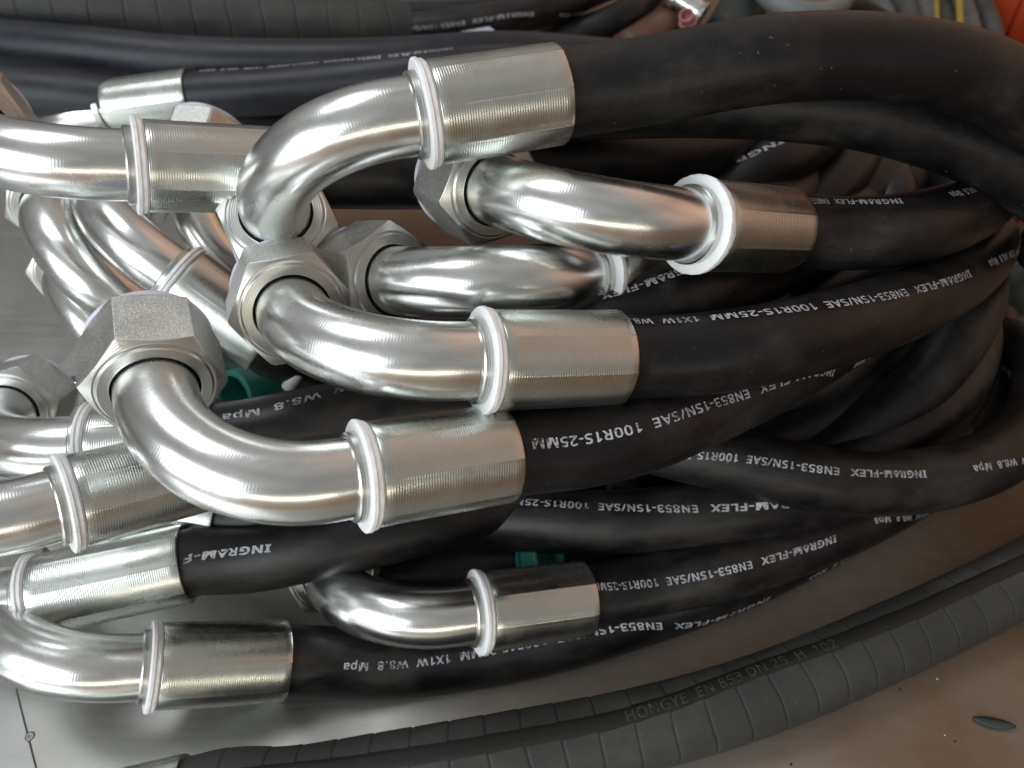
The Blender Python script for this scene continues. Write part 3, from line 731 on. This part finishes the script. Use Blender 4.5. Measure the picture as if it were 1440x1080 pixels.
# ------------------------------------------------------------ clutter behind
M_GREY2 = m_plain('dusty_grey_hose_cover', (.10, .105, .10), .55, 0, .4, 60)
M_GREEN2 = m_plain('olive_grey_hose_cover', (.13, .125, .09), .6, 0, .4, 60)
def strip(name, label, cat, pts, mat, th=.001):
    c = [at(*p) for p in pts]; n = (c[1] - c[0]).cross(c[-1] - c[0]).normalized() * th
    V = c + [p + n for p in c]; k = len(c)
    F = [tuple(range(k)), tuple(range(k, 2 * k))[::-1]] + [(i, i + k, (i + 1) % k + k, (i + 1) % k) for i in range(k)]
    return tag(link(name, mesh(V, F), mat, None, False), label, cat)
strip('plastic_film', 'pale bluish plastic strip on the hoses behind the topmost ferrule', 'plastic strip', [(598, 60, .80), (650, 44, .80), (688, 37, .80), (708, 52, .78), (700, 60, .77)], M_FILM)
gH = 'grey hoses standing behind at the upper right'
for q, (x0, x1, dd, rr) in enumerate([(1215, 1258, 1.0, .015), (1262, 1284, .96, .012), (1294, 1306, .97, .012), (1324, 1332, 1.0, .013), (1346, 1364, .95, .011), (1372, 1394, .96, .011)]):
    loose_hose([(x0 - 50, -60, dd + .12), (x0, -12, dd + .05), (x1, 35, dd), (x1 + 8, 90, dd - .04), (x1 + 10, 150, dd - .06)],
        'grey-brown hose, %s in the row at the upper right' % ['leftmost', 'second from left', 'third from left', 'third from right', 'second from right', 'rightmost'][q], [M_GREY, M_GREY2, M_GREY, M_GREEN2, M_GREY, M_GREY2][q], rr, group=gH)
for q, (x, dd) in enumerate([(1318, .93), (1350, .90)]):
    loose_hose([(x - 8, -60, dd + .05), (x - 2, -10, dd), (x, 30, dd - .02), (x, 80, dd - .05)], ['thin yellow cord left of the other among grey hoses', 'thicker yellow cord right of the other among grey hoses'][q], M_YEL, .0028 + .001 * q, cat='cord', name='yellow_cord')
loose_hose([(1060, -30, .95), (1090, 6, .93), (1140, 18, .92), (1180, 8, .95), (1200, -40, 1.0)], 'pale grey cable loop at the top edge', m_plain('pale_cable', (.22, .24, .25), .5), .012, cat='cable', name='grey_cable')
loose_hose([(1130, 40, .96), (1160, 18, .97), (1210, 14, 1.0), (1260, 40, 1.0)], 'near-black cable behind the topmost hose', M_RUB, .012, cat='cable', name='black_cable')
loose_hose([(1020, 55, .95), (1040, 20, .98), (1060, -20, 1.02)], 'dark greenish hose left of the pale cable loop', M_GREEN, .03)
# small chromed coupling and pink cap
t = thing('pipe_coupling', 'small shiny metal coupling at the top edge', 'coupling')
c0 = at(985, 20, .9); axc = Vector((-.8, .5, .35)).normalized()
o = link('coupling_body', lathe(c0, axc, [(0, .004), (0, .011), (.002, .013), (.016, .013), (.018, .0105), (.030, .0105), (.032, .013), (.05, .013), (.052, .011), (.052, .002)], 48), M_TUBE, t); soften(o)
o = link('coupling_rim', lathe(c0 - axc * .003, axc, [(0, .006), (0, .0145), (.0028, .0145), (.0028, .006)], 48), M_TURN, t); soften(o)
plug('pink plastic cap beside the small metal coupling', at(968, 30, .84), Vector((-.3, -.4, .6)), .008, .012, M_PINK)
o = loose_hose([(880, 75, .86), (930, 40, .92), (950, 0, 1.0), (960, -40, 1.08)], 'brown leather strap left of the small coupling', M_BROWNB, .022, cat='strap', name='leather_strap')
# orange crate corner
t = thing('orange_crate', 'bright orange plastic crate cut by the upper right corner', 'crate')
def box(name, lo, hi, mat, parent, bev=.003):
    bm = bmesh.new(); bmesh.ops.create_cube(bm, size=1)
    for v in bm.verts: v.co = Vector(((lo[i] + hi[i]) / 2 + v.co[i] * (hi[i] - lo[i]) for i in range(3)))
    bmesh.ops.bevel(bm, geom=bm.edges[:], offset=bev, segments=2, affect='EDGES')
    me = bpy.data.meshes.new('m'); bm.to_mesh(me); bm.free(); o = link(name, me, mat, parent); return o
cc = at(1440, 60, 1.02)
for nm, lo, hi in [('front_wall', (-.03, 0, -.02), (.25, .006, .13)), ('side_wall', (-.03, .0085, -.02), (-.024, .22, .13)), ('rim', (-.036, -.008, .132), (.256, .008, .142)), ('rim', (-.038, .0105, .132), (-.02, .22, .142)), ('floor_panel', (-.021, .0085, -.018), (.25, .22, -.012))]:
    o = box(nm, lo, hi, M_ORANGE, t, .0015); o.location = cc; o.rotation_euler = (R(0), 0, R(20))
# right edge clutter
loose_hose([(1400, 235, .62), (1425, 275, .62), (1432, 330, .63), (1418, 390, .64), (1380, 430, .68)], 'green-grey hose at the right edge beside the loops', M_GREEN, .014)
loose_hose([(1480, 300, .66), (1440, 350, .67), (1425, 400, .68), (1450, 450, .70)], 'dull green hose at the right edge, lower one', M_GREEN, .02)
plug('small red cap at the right edge', at(1422, 306, .60), Vector((-.3, -.6, .6)), .007, .01, m_plain('red_plastic', (.5, .03, .015), .4), name='red_cap')
loose_hose([(1340, 425, .74), (1400, 440, .72), (1470, 465, .70), (1540, 500, .68)], 'brown-black hose at the right edge under the green one', M_RUB)
